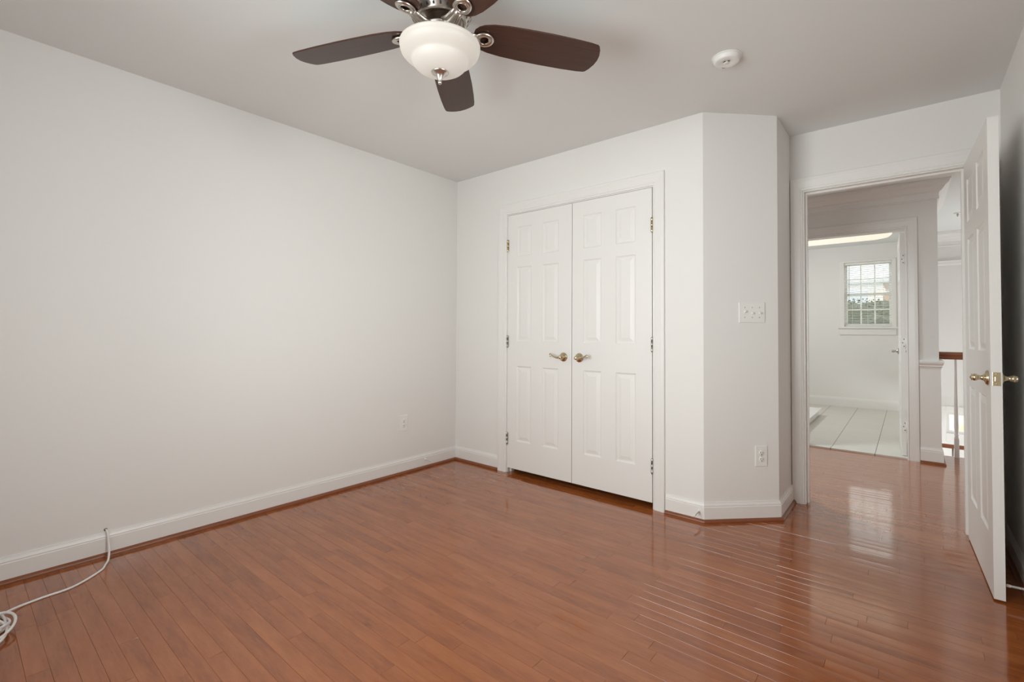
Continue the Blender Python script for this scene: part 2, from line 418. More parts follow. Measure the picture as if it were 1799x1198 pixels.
# ------------------------------------------------------------------ casings
CAS = [(0, 0), (0, .010), (.003, .012), (.008, .0115), (.010, .0085), (.014, .009), (.017, .0128), (.056, .0150), (.060, .0165), (.080, .0165), (.084, .0135), (.084, 0)]
def casing(name, x0, x1, zt, wl, wr, wt, origin_y, sgn, z0=0.0, zb=None, prof=CAS, label=None):
    """door casing around opening x0..x1, top zt; widths scale profile; face towards sgn*y"""
    b = MB(); k = 12
    def ring(x, z, sx, sz):
        out = []
        for u, d in prof:
            out.append((x+sx*u, origin_y+sgn*d, z+sz*u))
        return out
    n = len(prof)
    secs = [ring(x0, z0, -wl/.084, 0), ring(x0, zt, -wl/.084, wt/.084), ring(x1, zt, wr/.084, wt/.084), ring(x1, z0, wr/.084, 0)]
    v = [p for s in secs for p in s]; f = []
    for i in range(3):
        for j in range(n):
            f.append((i*n+j, i*n+(j+1) % n, (i+1)*n+(j+1) % n, (i+1)*n+j))
    f.append(tuple(range(n))); f.append(tuple(3*n+j for j in range(n)))
    b.add(v, f)
    return struct(b.build(name, M['trim']), label, 'door trim')
def jamb(name, x0, x1, zt, y0, y1, stop_y, t=.015):
    b = MB()
    b.box(x0-t, x0, y0, y1, 0, zt+t); b.box(x1, x1+t, y0, y1, 0, zt+t); b.box(x0, x1, y0, y1, zt, zt+t)
    s = .011
    if stop_y is not None:
        b.box(x0, x0+s, stop_y, stop_y+.034, 0, zt); b.box(x1-s, x1, stop_y, stop_y+.034, 0, zt); b.box(x0+s, x1-s, stop_y, stop_y+.034, zt-s, zt)
    return struct(b.build(name, M['trim']))
casing('trim_1', KL-.006, KR+.006, KT+.006, .090, .074, .083, 0, -1, label='white casing around the closet doors')
jamb('trim_2', KL, KR, KT, 0.0, .12, .036)
casing('trim_3', DL-.007, DR+.008, DT+.007, .071, .084, .086, CY, -1, label='white casing around the open doorway')
tj = jamb('trim_4', DL, DR, DT, CY, CY+.126, CY+.040)
MB().box(DL-.001, DL+.0012, CY+.004, CY+.026, .925, .970).build('strike_plate', M['steel'], tj)
casing('trim_5', BL-.006, BR+.006, BT+.006, .084, .078, .092, HY, -1, label='white casing around the bathroom doorway')
jamb('trim_6', BL, BR, BT, HY, HY+.115, None)

# hallway crown, chair rail, wainscot, base: wrap the wall end
def wrap(name, prof, mat=None, x0=.9, extra=None, end_y=None, label=None, parent=None):
    pts = [(x0, HY), (3.26, HY), (3.26, end_y or 3.6)]
    mv = miter_path(pts, -1)
    b = MB()
    for i in range(2): sweep_segment(b, pts[i], pts[i+1], mv[i], mv[i+1], prof)
    o = b.build(name, mat or M['trim'], parent)
    if parent is None: struct(o, label, 'trim')
    return o
CROWN = [(0, 2.283), (.012, 2.283), (.016, 2.290), (.012, 2.298), (.012, 2.335), (.018, 2.345), (.030, 2.352), (.040, 2.366), (.054, 2.388), (.070, 2.400), (.078, 2.412), (.080, 2.424), (.088, 2.428), (.088, 2.44), (0, 2.44)]
wrap('trim_7', CROWN, label='white crown moulding in the hallway')
CX = BR+.006+.080
WAINS = [(0, .0), (.011, .0), (.011, .83), (0, .83)]
wrap('trim_8', WAINS, x0=CX, label='white wainscot panel at the hallway wall end')
RAILP = [(0, .815), (.014, .815), (.016, .826), (.022, .834), (.022, .846), (.029, .858), (.032, .868), (.032, .880), (.026, .888), (0, .888)]
wrap('trim_9', RAILP, x0=CX, label='white chair rail at the hallway wall end')
o = wrap('baseboard_hallway', [(0, 0)] + [(.010+d, z*1.15) for d, z in BASE[1:-1]] + [(.0, .133)], x0=CX)
s = wrap('shoe_moulding', [(.010+d, z) for d, z in SHOE], M['shoe'], CX, end_y=3.02, parent=o); s['label'] = 'reddish brown wood shoe moulding'
# foyer far wall crown and moulding
b = MB(); sweep_segment(b, (3.26, FY), (6.2, FY), Vector((0, -1)), Vector((0, -1)), [(d*1.15, H-(H-z)*1.2) for d, z in CROWN])
struct(b.build('trim_10', M['trim']), 'crown moulding on the foyer wall', 'trim')
b = MB(); sweep_segment(b, (3.26, FY), (6.2, FY), Vector((0, -1)), Vector((0, -1)), [(0, 2.005), (.018, 2.005), (.026, 2.02), (.03, 2.05), (.036, 2.062), (0, 2.066)])
struct(b.build('trim_11', M['trim']), 'picture moulding on the foyer wall', 'trim')
struct(MB().box(BL, BR, HY+.02, HY+.10, 0, .012).build('trim_12', M['tile']), 'pale marble threshold of the bathroom', 'threshold')

# ------------------------------------------------------------------ panelled doors
def panel_door(name, w, h, t, cols, rows, mat, both=True):
    """local: x 0..w, z 0..h, front face at y=0 looking to -y, back at y=t"""
    xs = sorted({0, w, *[c for p in cols for c in p]}); zs = sorted({0, h, *[c for p in rows for c in p]})
    b = MB()
    rings = [(0, 0), (.004, .0045), (.010, .0075), (.016, .0075), (.040, .0015)]
    def face(y, s):
        for i in range(len(xs)-1):
            for j in range(len(zs)-1):
                x0, x1, z0, z1 = xs[i], xs[i+1], zs[j], zs[j+1]
                if (x0, x1) in cols and (z0, z1) in rows:
                    v = []
                    for ins, d in rings:
                        v += [(x0+ins, y+s*d, z0+ins), (x1-ins, y+s*d, z0+ins), (x1-ins, y+s*d, z1-ins), (x0+ins, y+s*d, z1-ins)]
                    f = []
                    for k in range(len(rings)-1):
                        for q in range(4): f.append((k*4+q, k*4+(q+1) % 4, k*4+4+(q+1) % 4, k*4+4+q))
                    k = (len(rings)-1)*4; f.append((k, k+1, k+2, k+3))
                    b.add(v, f)
                else:
                    b.add([(x0, y, z0), (x1, y, z0), (x1, y, z1), (x0, y, z1)], [(0, 1, 2, 3)])
    face(0, 1); face(t, -1)
    for i in range(len(xs)-1):
        for z in (0, h): b.add([(xs[i], 0, z), (xs[i+1], 0, z), (xs[i+1], t, z), (xs[i], t, z)], [(0, 1, 2, 3)])
    for j in range(len(zs)-1):
        for x in (0, w): b.add([(x, 0, zs[j]), (x, 0, zs[j+1]), (x, t, zs[j+1]), (x, t, zs[j])], [(0, 1, 2, 3)])
    me = bpy.data.meshes.new(name); me.from_pydata(b.v, [], b.f)
    bm = bmesh.new(); bm.from_mesh(me); bmesh.ops.remove_doubles(bm, verts=bm.verts, dist=1e-5); bmesh.ops.recalc_face_normals(bm, faces=bm.faces); bm.to_mesh(me); bm.free()
    me.materials.append(mat)
    o = bpy.data.objects.new(name, me); COL.objects.link(o)
    return o

ZB = .040
ROWS = [(.258-ZB, .848-ZB), (1.040-ZB, 1.627-ZB), (1.710-ZB, 1.945-ZB)]
X1, X2, X3, X4 = .6035, 1.2030, 1.2070, 1.8065
def hinge_part(parent, x, y, z, mat, h=.092):
    b = MB(); r = .0065
    b.lathe([(0, -h/2-.004), (.004, -h/2-.003), (r, -h/2), (r, -h/6), (r*.9, -h/6), (r*.9, -h/6+.001), (r, -h/6+.001), (r, h/6), (r*.9, h/6), (r*.9, h/6+.001), (r, h/6+.001), (r, h/2), (.004, h/2+.003), (0, h/2+.004)], 14)
    b.box(-.010, .010, .004, .007, -h/2, h/2)
    return b.build('hinge', mat, parent, (x, y, z))
def lever(parent, x, z, sgn, mat):
    """lever handle on a face at y=0 pointing sgn*x"""
    b = MB(); toY = Matrix.Rotation(PI/2, 4, 'X')     # z axis -> -y
    b.lathe([(0, 0), (.033, 0), (.033, .003), (.030, .006), (.026, .007), (.022, .011), (.014, .014), (.012, .020), (.0115, .040), (.013, .046), (.013, .052), (.009, .057), (0, .058)], 28, toY)
    pts, rad = [], []
    for i in range(26):
        t = i/25
        if t < .75:
            u = t/.75
            px = .004+.080*u; pz = -.007*math.sin(u*PI*.9) + .026*u*u
            pts.append((sgn*px, -.046-.004*math.sin(u*PI), pz)); rad.append(.0085-.0045*u)
        else:
            u = (t-.75)/.25*PI*1.35
            cx_, cz_ = .084, .0238-.0105
            pts.append((sgn*(cx_+.0105*math.sin(u)), -.046, cz_+.0105*math.cos(u))); rad.append(.0040-.0012*(t-.75)/.25)
    b.tube(pts, rad, 10)
    o = b.build('lever_handle', mat, parent, (x, 0, z))
    return o
YF = -.004
d1 = panel_door('door_1', X2-X1, 2.046-ZB, .035, [(.692-X1, .836-X1), (.942-X1, 1.088-X1)], ROWS, M['door'])
d1.location = (X1, YF, ZB); struct(d1, 'left white six-panel closet door, lever on its right edge', 'door')
d2 = panel_door('door_2', X4-X3, 2.046-ZB, .035, [(1.300-X3, 1.443-X3), (1.551-X3, 1.695-X3)], ROWS, M['door'])
d2.location = (X3, YF, ZB); struct(d2, 'right white six-panel closet door, next to the angled wall', 'door')
lever(d1, 1.134-X1, .935-ZB, -1, M['brass']); lever(d2, 1.268-X3, .935-ZB, 1, M['brass'])
for z in (1.805, 1.040, .270):
    hinge_part(d1, -.003, -.007, z-ZB, M['steel'] if z < 1.5 else M['brass'])['label'] = 'metal hinge knuckle'
    hinge_part(d2, X4-X3+.003, -.007, z-ZB, M['steel'] if z < 1.5 else M['brass'])['label'] = 'metal hinge knuckle'

# open bedroom door: hinged at the right jamb, swung a little past square
DWD = .762
d3 = panel_door('door_3', DWD, 2.036, .035, [(.115, .325), (.437, .647)], [(.245, .835), (1.030, 1.615), (1.705, 1.935)], M['door'])
struct(d3, 'open white six-panel bedroom door on the right', 'door')
# local x axis from hinge to free edge, local -y is the visible left face
ang = math.atan2(-.9995, .030)
d3.location = (3.302, .712, .008); d3.rotation_euler = (0, 0, ang)
# with x pointing to -Y world, local +y points to +X world (ang ~ -88 deg)
def knob(parent, x, z, y, sgn, mat):
    b = MB(); m = Matrix.Rotation(PI/2 if sgn < 0 else -PI/2, 4, 'X')
    b.lathe([(0, 0), (.032, 0), (.0335, .003), (.029, .006), (.030, .007), (.022, .010), (.014, .014), (.0105, .019), (.0098, .026), (.0112, .032), (.0148, .037), (.0158, .042), (.0140, .047), (.0122, .049), (.0142, .051), (.0142, .053), (.008, .054), (.005, .057), (0, .0585)], 32, m)
    return b.build('door_knob', mat, parent, (x, y, z))
knob(d3, DWD-.065, .920, 0, -1, M['brass']); knob(d3, DWD-.065, .920, .035, 1, M['brass'])
b = MB(); b.bevbox(-.0005, .0016, .005, .030, -.0285, .0285, .0007); b.bevbox(.001, .008, .011, .024, -.010, .010, .002)
b.lathe([(0, 0), (.0035, 0), (.003, .001), (0, .001)], 10, Matrix.Translation((.0016, .0175, .021)) @ Matrix.Rotation(PI/2, 4, 'Y'))
b.lathe([(0, 0), (.0035, 0), (.003, .001), (0, .001)], 10, Matrix.Translation((.0016, .0175, -.021)) @ Matrix.Rotation(PI/2, 4, 'Y'))
b.build('latch_plate', M['brass'], d3, (DWD, 0, .920))
for z in (.25, 1.02, 1.80):
    hinge_part(d3, -.006, .040, z, M['brass'])

# bathroom door, seen almost edge on
d4 = panel_door('door_4', .72, 2.03, .035, [(.11, .31), (.41, .61)], [(.245, .835), (1.030, 1.615), (1.705, 1.935)], M['door'])
struct(d4, 'white bathroom door standing open, seen edge on', 'door')
th = math.radians(2.0)
# local x: hinge->tip (+Y world), local -y -> +X world; hall face is local +y
d4.location = (3.041, 2.705, .012); d4.rotation_euler = (0, 0, PI/2+th)
knob(d4, .655, .925, .035, 1, M['steel']); knob(d4, .655, .925, 0, -1, M['steel'])
for z in (1.785, 1.022, .262):
    b = MB(); n = 12
    pl = []
    for sy, a0 in ((1, 0), (-1, PI)):
        for i in range(7):
            pl.append((0, 0))
    # leaf with rounded outer corners let into the door edge
    w, h, r = .031, .089, .011
    pts = [(.001, -h/2), (w-r, -h/2)] + [(w-r+r*math.sin(a), -h/2+r-r*math.cos(a)) for a in [PI/2*i/6 for i in range(1, 7)]]
    pts += [(w-r+r*math.cos(a), h/2-r+r*math.sin(a)) for a in [PI/2*i/6 for i in range(0, 7)]] + [(.001, h/2)]
    nn = len(pts)
    v = [(-.0018, y, z_) for y, z_ in pts] + [(.001, y, z_) for y, z_ in pts]
    b.add(v, [tuple(range(nn)), tuple(range(2*nn-1, nn-1, -1))] + [(i, (i+1) % nn, nn+(i+1) % nn, nn+i) for i in range(nn)])
    b.lathe([(0, -h/2), (.006, -h/2), (.006, h/2), (0, h/2)], 12, Matrix.Translation((-.004, -.002, 0)))
    hg = b.build('hinge', M['plastic'], d4, (0, 0, z)); hg['label'] = 'white painted hinge leaf with dark screws'
    b = MB()
    for y, z_ in ((.012, .032), (.021, 0), (.012, -.032)):
        b.lathe([(0, 0), (.0042, 0), (.0042, .001), (0, .001)], 10, Matrix.Translation((-.0018, y, z_)) @ Matrix.Rotation(-PI/2, 4, 'Y'))
    b.build('screws', M['dark'], hg)

# ------------------------------------------------------------------ ceiling fan
FC = (1.7235, -1.722)
fan = empty('ceiling_fan', (FC[0], FC[1], H))
tag(fan, 'five-blade ceiling fan with dark walnut blades and a frosted glass bowl light', 'ceiling fan')
def fz(z): return z-H
MB().lathe([(0, 0), (.095, 0), (.100, -.006), (.100, -.030), (.088, -.040), (0, -.040)], 48).build('ceiling_canopy', M['nickel'], fan)
MB().lathe([(.06, -.036), (.085, -.040), (.128, -.050), (.136, -.060), (.136, -.088), (.130, -.100), (.124, -.112), (.118, -.128), (.108, -.150), (.098, -.166), (.093, -.172), (.088, -.171), (.090, -.164), (.075, -.150), (0, -.150)], 64).build('motor_housing', M['nickel'], fan)
b = MB()
for i in range(26):
    a = 2*PI*i/26
    st = len(b.v); b.box(-.0035, .0035, -.0012, .003, -.0165, .0165)
    # slot lies on the sloped skirt: r .118@-.128 -> .098@-.166
    m = Matrix.Rotation(a, 4, 'Z') @ Matrix.Translation((.1075, 0, -.1475)) @ Matrix.Rotation(math.atan2(.020, .038), 4, 'Y') @ Matrix.Rotation(PI/2, 4, 'Z')
    b.xform(m, st)
b.build('vent_slots', M['slot'], fan)
MB().lathe([(0, -.150), (.050, -.150), (.052, -.188), (.074, -.196), (.078, -.201), (.076, -.207), (.062, -.212), (.058, -.218), (.058, -.240), (.064, -.246), (.10, -.254), (.130, -.259), (.1, -.264), (0, -.264)], 48).build('light_fitter', M['nickel'], fan)
# bowl: rim at z 2.182
bowl = [(.118, -.252), (.146, -.250), (.1505, -.253), (.1500, -.259), (.148, -.261), (.1480, -.267), (.1445, -.277), (.136, -.287), (.124, -.296), (.113, -.302), (.107, -.3055), (.1045, -.309), (.1025, -.315), (.098, -.3225), (.090, -.3305), (.079, -.3375), (.065, -.3435), (.048, -.348), (.030, -.3505), (.012, -.3515), (0, -.3515)]
MB().lathe(bowl, 72).build('light_bowl', M['bowl'], fan, (-.0055, .004, 0))
MB().lathe([(0, -.352), (.029, -.3535), (.0325, -.356), (.030, -.359), (.021, -.364), (.0135, -.372), (.0095, -.380), (.0075, -.385), (.0065, -.387), (.0075, -.390), (.0072, -.396), (.005, -.400), (0, -.401)], 36).build('finial', M['nickel'], fan, (-.0045, .003, .0045))
# blade outline
def blade_mesh():
    b = MB()
    top = [(.128, .030), (.140, .046), (.160, .058), (.195, .068), (.25, .075), (.33, .079), (.42, .081), (.52, .080), (.59, .077), (.622, .073), (.630, .068), (.640, .052), (.650, .025), (.653, 0)]
    outl = [(.124, 0)] + top + [(r, -t) for r, t in reversed(top[:-1])]
    n = len(outl); hh = .003
    v = []
    for z, ins in ((-hh, .0015), (-hh+.0012, 0), (hh-.0012, 0), (hh, .0015)):
        for r, t in outl:
            v.append((r + (-ins if r > .4 else ins), t - math.copysign(min(ins, abs(t)), t), z))
    f = [tuple(range(n-1, -1, -1)), tuple(3*n+i for i in range(n))]
    for k in range(3): f += [(k*n+i, k*n+(i+1) % n, (k+1)*n+(i+1) % n, (k+1)*n+i) for i in range(n)]
    b.add(v, f)
    return b
def arm_mesh():
    b = MB()
    # oval ring under the blade root
    cx, z0 = .168, -.0035
    seg, sec = 36, 10
    v = []; f = []
    for i in range(seg):
        a = 2*PI*i/seg
        ca, sa = math.cos(a), math.sin(a)
        for k in range(sec):
            q = 2*PI*k/sec
            rr = 1 + .36*math.cos(q)
            v.append((cx+.029*rr*ca, .024*rr*sa, z0-.006+.0065*math.sin(q)))
    for i in range(seg):
        for k in range(sec):
            f.append((i*sec+k, ((i+1) % seg)*sec+k, ((i+1) % seg)*sec+(k+1) % sec, i*sec+(k+1) % sec))
    b.add(v, f, True)
    b.lathe([(.015, -.001), (.019, -.004), (.021, -.0075), (.0185, -.010), (.0165, -.0075)], 28, Matrix.Translation((cx, 0, z0-.002)), closed=True)
    # curved shank rising to the motor
    b.tube([(.146, 0, z0-.007), (.130, 0, z0-.007), (.112, 0, z0-.009), (.096, 0, z0-.012), (.082, 0, z0-.014), (.060, 0, z0-.014)], [.0095, .0105, .012, .014, .017, .022], 14, flat=1.0)
    b.tube([(.142, .015, z0-.006), (.122, .015, z0-.008), (.096, .019, z0-.012), (.076, .030, z0-.014)], [.006, .007, .007, .006], 10)
    b.tube([(.142, -.015, z0-.006), (.122, -.015, z0-.008), (.096, -.019, z0-.012), (.076, -.030, z0-.014)], [.006, .007, .007, .006], 10)
    return b
bl0 = blade_mesh().build('blade', M['blade'], fan); ar0 = arm_mesh().build('blade_arm', M['nickel'], fan)
PH = 1.003
for k in range(5):
    a = PH + math.radians(72*k)
    bl = bl0 if k == 0 else bl0.copy(); ar = ar0 if k == 0 else ar0.copy()
    if k: COL.objects.link(bl); COL.objects.link(ar); bl.parent = fan; ar.parent = fan
    zc = 2.250-H
    bl.matrix_local = Matrix.Translation((0, 0, zc)) @ Matrix.Rotation(a, 4, 'Z') @ Matrix.Rotation(math.radians(-12), 4, 'X')
    ar.matrix_local = Matrix.Translation((0, 0, zc)) @ Matrix.Rotation(a, 4, 'Z') @ Matrix.Rotation(math.radians(-12), 4, 'X')

# ------------------------------------------------------------------ smoke detector
sd = empty('smoke_detector', (2.402, -.511, H)); sd.rotation_euler = (0, 0, .5)
tag(sd, 'round white smoke detector on the ceiling right of the fan', 'smoke detector')
MB().lathe([(0, 0), (.066, 0), (.066, -.005), (.0645, -.006), (0, -.006)], 48).build('mounting_base', M['plastic'], sd)
MB().lathe([(0, -.006), (.0625, -.006), (.0625, -.008), (.0565, -.024), (.054, -.0265), (.050, -.0275), (.026, -.0280), (.0245, -.0272), (0, -.0272)], 48).build('cover', M['plastic'], sd)
b = MB()
for a0, a1 in ((-2.75, -2.05), (-1.55, -.95)):
    v = []; n = 8
    for i in range(n+1):
        a = a0+(a1-a0)*i/n
        v += [(.0125*math.cos(a), .0125*math.sin(a), -.0274), (.021*math.cos(a), .021*math.sin(a), -.0290)]
    b.add(v, [(2*i, 2*i+1, 2*i+3, 2*i+2) for i in range(n)])
b.build('vent_openings', M['slot'], sd)
MB().lathe([(0, -.027), (.0115, -.027), (.012, -.0290), (.010, -.0300), (0, -.0300)], 28).build('test_button', M['plastic'], sd)
b = MB()
for i in range(3): b.lathe([(0, -.0275), (.0019, -.0275), (.0019, -.0285), (0, -.0285)], 8, Matrix.Translation((.045*math.cos(1.55+.11*i), .045*math.sin(1.55+.11*i), 0)))
b.build('indicator_holes', M['slot'], sd)

# ------------------------------------------------------------------ outlets and switches
def wall_frame(px, py, pz, nx, ny):
    """local x along the wall (to the viewer's right when facing it), y into the room reversed, z up; local -y out of the wall"""
    ang_ = math.atan2(nx, -ny)
    return (px, py, pz), (0, 0, ang_)
def outlet(loc, rot, label, group):
    o = empty('wall_outlet', loc, rot); tag(o, label, 'electrical outlet', group)
    b = MB(); b.bevbox(-.037, .037, -.006, .0005, -.061, .061, .0028); b.build('cover_plate', M['plastic'], o)
    for z in (.0195, -.0195):
        rc = MB().lathe([(0, 0), (.0165, 0), (.0165, .0022), (.0150, .003), (0, .003)], 28, Matrix.Rotation(PI/2, 4, 'X')).build('receptacle', M['plastic'], o, (0, -.0055, z))
        b = MB(); b.box(-.0075, -.0050, -.0034, -.0025, -.001, .008); b.box(.0050, .0075, -.0034, -.0025, -.001, .007)
        b.lathe([(0, 0), (.0027, 0), (.0027, .0006), (0, .0006)], 10, Matrix.Translation((0, -.0029, -.008)) @ Matrix.Rotation(PI/2, 4, 'X'))
        b.build('slots', M['slot'], rc)
    MB().lathe([(0, 0), (.003, 0), (.0025, .001), (0, .0012)], 10, Matrix.Translation((0, -.006, 0)) @ Matrix.Rotation(PI/2, 4, 'X')).build('screw', M['steel'], o)
    return o
lo, ro = wall_frame(0, -.563, .393, 1, 0)
outlet(lo, ro, 'white duplex outlet low on the long left wall', 'duplex outlets')
s2 = .70711
lo, ro = wall_frame(2.376, .2515, .382, s2, -s2)
outlet(lo, ro, 'white duplex outlet on the narrow angled wall below the triple switch', 'duplex outlets')
lo, ro = wall_frame(2.338, .2135, 1.240, s2, -s2)
sw = empty('light_switch', lo, ro); tag(sw, 'white three-toggle light switch plate on the narrow angled wall', 'light switch')
MB().bevbox(-.081, .081, -.006, .0005, -.061, .061, .0028).build('switch_plate', M['plastic'], sw)
for i, x in enumerate((-.046, 0, .046)):
    b = MB(); b.box(-.005, .005, -.0066, -.005, -.012, .012); b.build('toggle_slot', M['trim'], sw, (x, 0, 0))
    b = MB(); st = 0
    up = (1, -1, -1)[i]
    b.bevbox(-.004, .004, -.016, 0, -.0045, .0045, .0012); b.xform(Matrix.Translation((x, -.004, 0)) @ Matrix.Rotation(math.radians(-25*up), 4, 'X'))
    b.build('toggle', M['plastic'], sw)
    for z in (.030, -.030):
        MB().lathe([(0, 0), (.0034, 0), (.003, .001), (0, .0012)], 10, Matrix.Translation((x, -.006, z)) @ Matrix.Rotation(PI/2, 4, 'X')).build('screw', M['steel'], sw)

# ------------------------------------------------------------------ spring door stops
def door_stop(base, d, L, label, droop=0.0):
    o = empty('door_stop', base); tag(o, label, 'door stop', 'spring door stops')
    d = Vector(d).normalized(); q = d.to_track_quat('Z', 'Y').to_matrix().to_4x4()
    MB().lathe([(0, 0), (.009, 0), (.009, .003), (.006, .007), (0, .007)], 18, q).build('mounting_base', M['plastic'], o)
    pts = []
    for i in range(120):
        t = i/119; a = t*2*PI*14
        pts.append(q @ Vector((.0042*math.cos(a), .0042*math.sin(a), .007+t*(L-.020))))
    MB().tube(pts, .0011, 5).build('spring', M['plastic'], o)
    MB().lathe([(0, L-.016), (.0052, L-.014), (.006, L-.011), (.006, L-.003), (.005, L), (0, L)], 16, q).build('rubber_tip', M['plastic'], o)
    return o
door_stop((.013, -.350, .070), (1, 0, -.05), .078, 'white spring door stop on the left wall baseboard near the corner')
door_stop((2.100, -.013, .064), (0, -1, -.08), .080, 'white spring door stop on the baseboard between closet and angled wall')
door_stop((RX-.013, -.006, .062), (-1, 0, -.03), .072, 'white spring door stop on the right wall behind the open door')

# ------------------------------------------------------------------ white cable on the floor
def spline(pts, n=8):
    P = [Vector(p) for p in pts]; out = []
    for i in range(len(P)-1):
        p0, p1, p2, p3 = P[max(i-1, 0)], P[i], P[i+1], P[min(i+2, len(P)-1)]
        for k in range(n):
            t = k/n
            out.append(.5*((2*p1)+(-p0+p2)*t+(2*p0-5*p1+4*p2-p3)*t*t+(-p0+3*p1-3*p2+p3)*t**3))
    out.append(P[-1]); return out
cp = [(-.01, -2.364, .127), (.010, -2.362, .126), (.024, -2.360, .108), (.034, -2.358, .070), (.050, -2.358, .034), (.086, -2.367, .009), (.130, -2.385, .0045), (.181, -2.408, .0045), (.245, -2.473, .0045), (.282, -2.533, .0045), (.290, -2.603, .0045), (.308, -2.671, .006), (.330, -2.702, .010), (.36, -2.735, .014)]
rr = random.Random(3)
for lp in range(5):
    cx_, cy_ = .45+rr.uniform(-.07, .09), -2.838+rr.uniform(-.015, .012); rx_, ry_ = .125+rr.uniform(-.03, .03), .120+rr.uniform(-.01, .012)
    for k in range(10):
        a = -2*PI*k/10 + 2.2
        cp.append((cx_+rx_*math.cos(a), cy_+ry_*math.sin(a), .006+.0085*lp*(.7+.3*math.sin(a*2+lp)) + .03*max(0, math.sin(a+lp))*(lp % 2)))
cp += [(.40, -2.755, .03), (.44, -2.735, .012), (.478, -2.717, .006)]
cab = MB().tube(spline(cp, 6), .0046, 8).build('coaxial_cable', M['cable'])
tag(cab, 'white cable running from the left wall down to a loose coil on the wood floor', 'cable')
b = MB().lathe([(.004, 0), (.0068, 0), (.0072, .0012), (.005, .0012)], 18, Matrix.Translation((0, -2.364, .128)) @ Matrix.Rotation(PI/2, 4, 'Y'))
hole = b.build('cable_hole', M['dark'], cab); hole['label'] = 'dark ragged hole in the wall'

# ------------------------------------------------------------------ bathroom: window, blind, lamp, shower base
w1 = empty('window_1', (0, 0, 0)); struct(w1, 'small double-hung bathroom window seen through the doorway', 'window')
b = MB()   # casing with mitred head
o_ = .055
for (x0, x1, z0, z1) in ((WX0-o_, WX0, WZ0-.02, WZ1+.028), (WX1, WX1+o_*.85, WZ0-.02, WZ1+.028), (WX0, WX1, WZ1, WZ1+.028)):
    b.bevbox(x0, x1, 5.882, 5.9, z0, z1, .003)
b.build('window_casing', M['trim'], w1)
MB().bevbox(WX0-.085, WX1+.065, 5.860, 5.96, WZ0-.035, WZ0-.012, .003).build('window_sill', M['trim'], w1)
MB().bevbox(WX0-.06, WX1+.045, 5.884, 5.9, WZ0-.130, WZ0-.035, .003).build('apron', M['trim'], w1)
def sash(y0, y1, z0, z1):
    b = MB(); s = .035
    b.box(WX0, WX0+s, y0, y1, z0, z1); b.box(WX1-s, WX1, y0, y1, z0, z1); b.box(WX0+s, WX1-s, y0, y1, z0, z0+s); b.box(WX0+s, WX1-s, y0, y1, z1-s, z1)
    for k in (1, 2):
        x = WX0+s+(WX1-WX0-2*s)*k/3; b.box(x-.008, x+.008, y0+.004, y1-.004, z0+s, z1-s)
    zm = (z0+z1)/2; b.box(WX0+s, WX1-s, y0+.006, y1-.006, zm-.008, zm+.008)
    f = b.build('sash', M['trim'], w1)
    g = MB().box(WX0+s, WX1-s, (y0+y1)/2-.002, (y0+y1)/2+.002, z0+s, z1-s).build('pane', M['glass'], f)
zm = (WZ0+WZ1)/2
sash(5.985, 6.012, zm-.018, WZ1); sash(5.955, 5.982, WZ0, zm+.018)
bl = empty('window_blind', (0, 0, 0)); tag(bl, 'white horizontal slat blind hanging in the bathroom window', 'window blind')
MB().bevbox(WX0+.006, WX1-.006, 5.905, 5.935, WZ1-.03, WZ1-.002, .002).build('headrail', M['blind'], bl)
b = MB(); z = WZ1-.045
while z > WZ0+.03:
    st = len(b.v); b.box(WX0+.010, WX1-.010, -.0125, .0125, -.0006, .0006)
    b.xform(Matrix.Translation((0, 5.920, z)) @ Matrix.Rotation(math.radians(-11), 4, 'X'), st); z -= .0235
b.build('slats', M['blind'], bl)
MB().bevbox(WX0+.010, WX1-.010, 5.908, 5.932, WZ0+.006, WZ0+.020, .002).build('bottom_rail', M['blind'], bl)
for x in (WX0+.10, WX1-.10, (WX0+WX1)/2):
    MB().tube([(x, 5.9065, WZ0+.012), (x, 5.9065, WZ1-.02)], .0012, 6).build('ladder_cord', M['blind'], bl)
MB().tube([(WX0+.065, 5.900, WZ1-.04), (WX0+.062, 5.898, WZ1-.32), (WX0+.060, 5.898, WZ1-.58)], .0035, 8).build('tilt_wand', M['clear_wand'], bl)['label'] = 'dark thin tilt wand'

lamp = empty('ceiling_light', (2.28, 4.62, H)); tag(lamp, 'warm glowing rectangular ceiling light with rounded corners in the bathroom', 'ceiling light')
def rrect(x, y, r, n=8):
    out = []
    for cx_, cy_, a0 in ((x-r, y-r, 0), (-x+r, y-r, PI/2), (-x+r, -y+r, PI), (x-r, -y+r, 1.5*PI)):
        for i in range(n+1):
            a = a0+PI/2*i/n; out.append((cx_+r*math.cos(a), cy_+r*math.sin(a)))
    return out
def loft(mb, rings):
    n = len(rings[0][0]); v = []; f = []
    for r, z in rings: v += [(x, y, z) for x, y in r]
    for k in range(len(rings)-1): f += [(k*n+i, k*n+(i+1) % n, (k+1)*n+(i+1) % n, (k+1)*n+i) for i in range(n)]
    f.append(tuple(range(n))); f.append(tuple((len(rings)-1)*n+i for i in range(n)))
    return mb.add(v, f)
loft(MB(), [(rrect(.64, .40, .16), 0), (rrect(.64, .40, .16), -.018)]).build('fixture_base', M['plastic'], lamp)
loft(MB(), [(rrect(.635, .395, .16), -.018), (rrect(.63, .39, .16), -.05), (rrect(.60, .36, .15), -.080), (rrect(.54, .30, .12), -.095)]).build('diffuser', M['lamp_lens'], lamp)

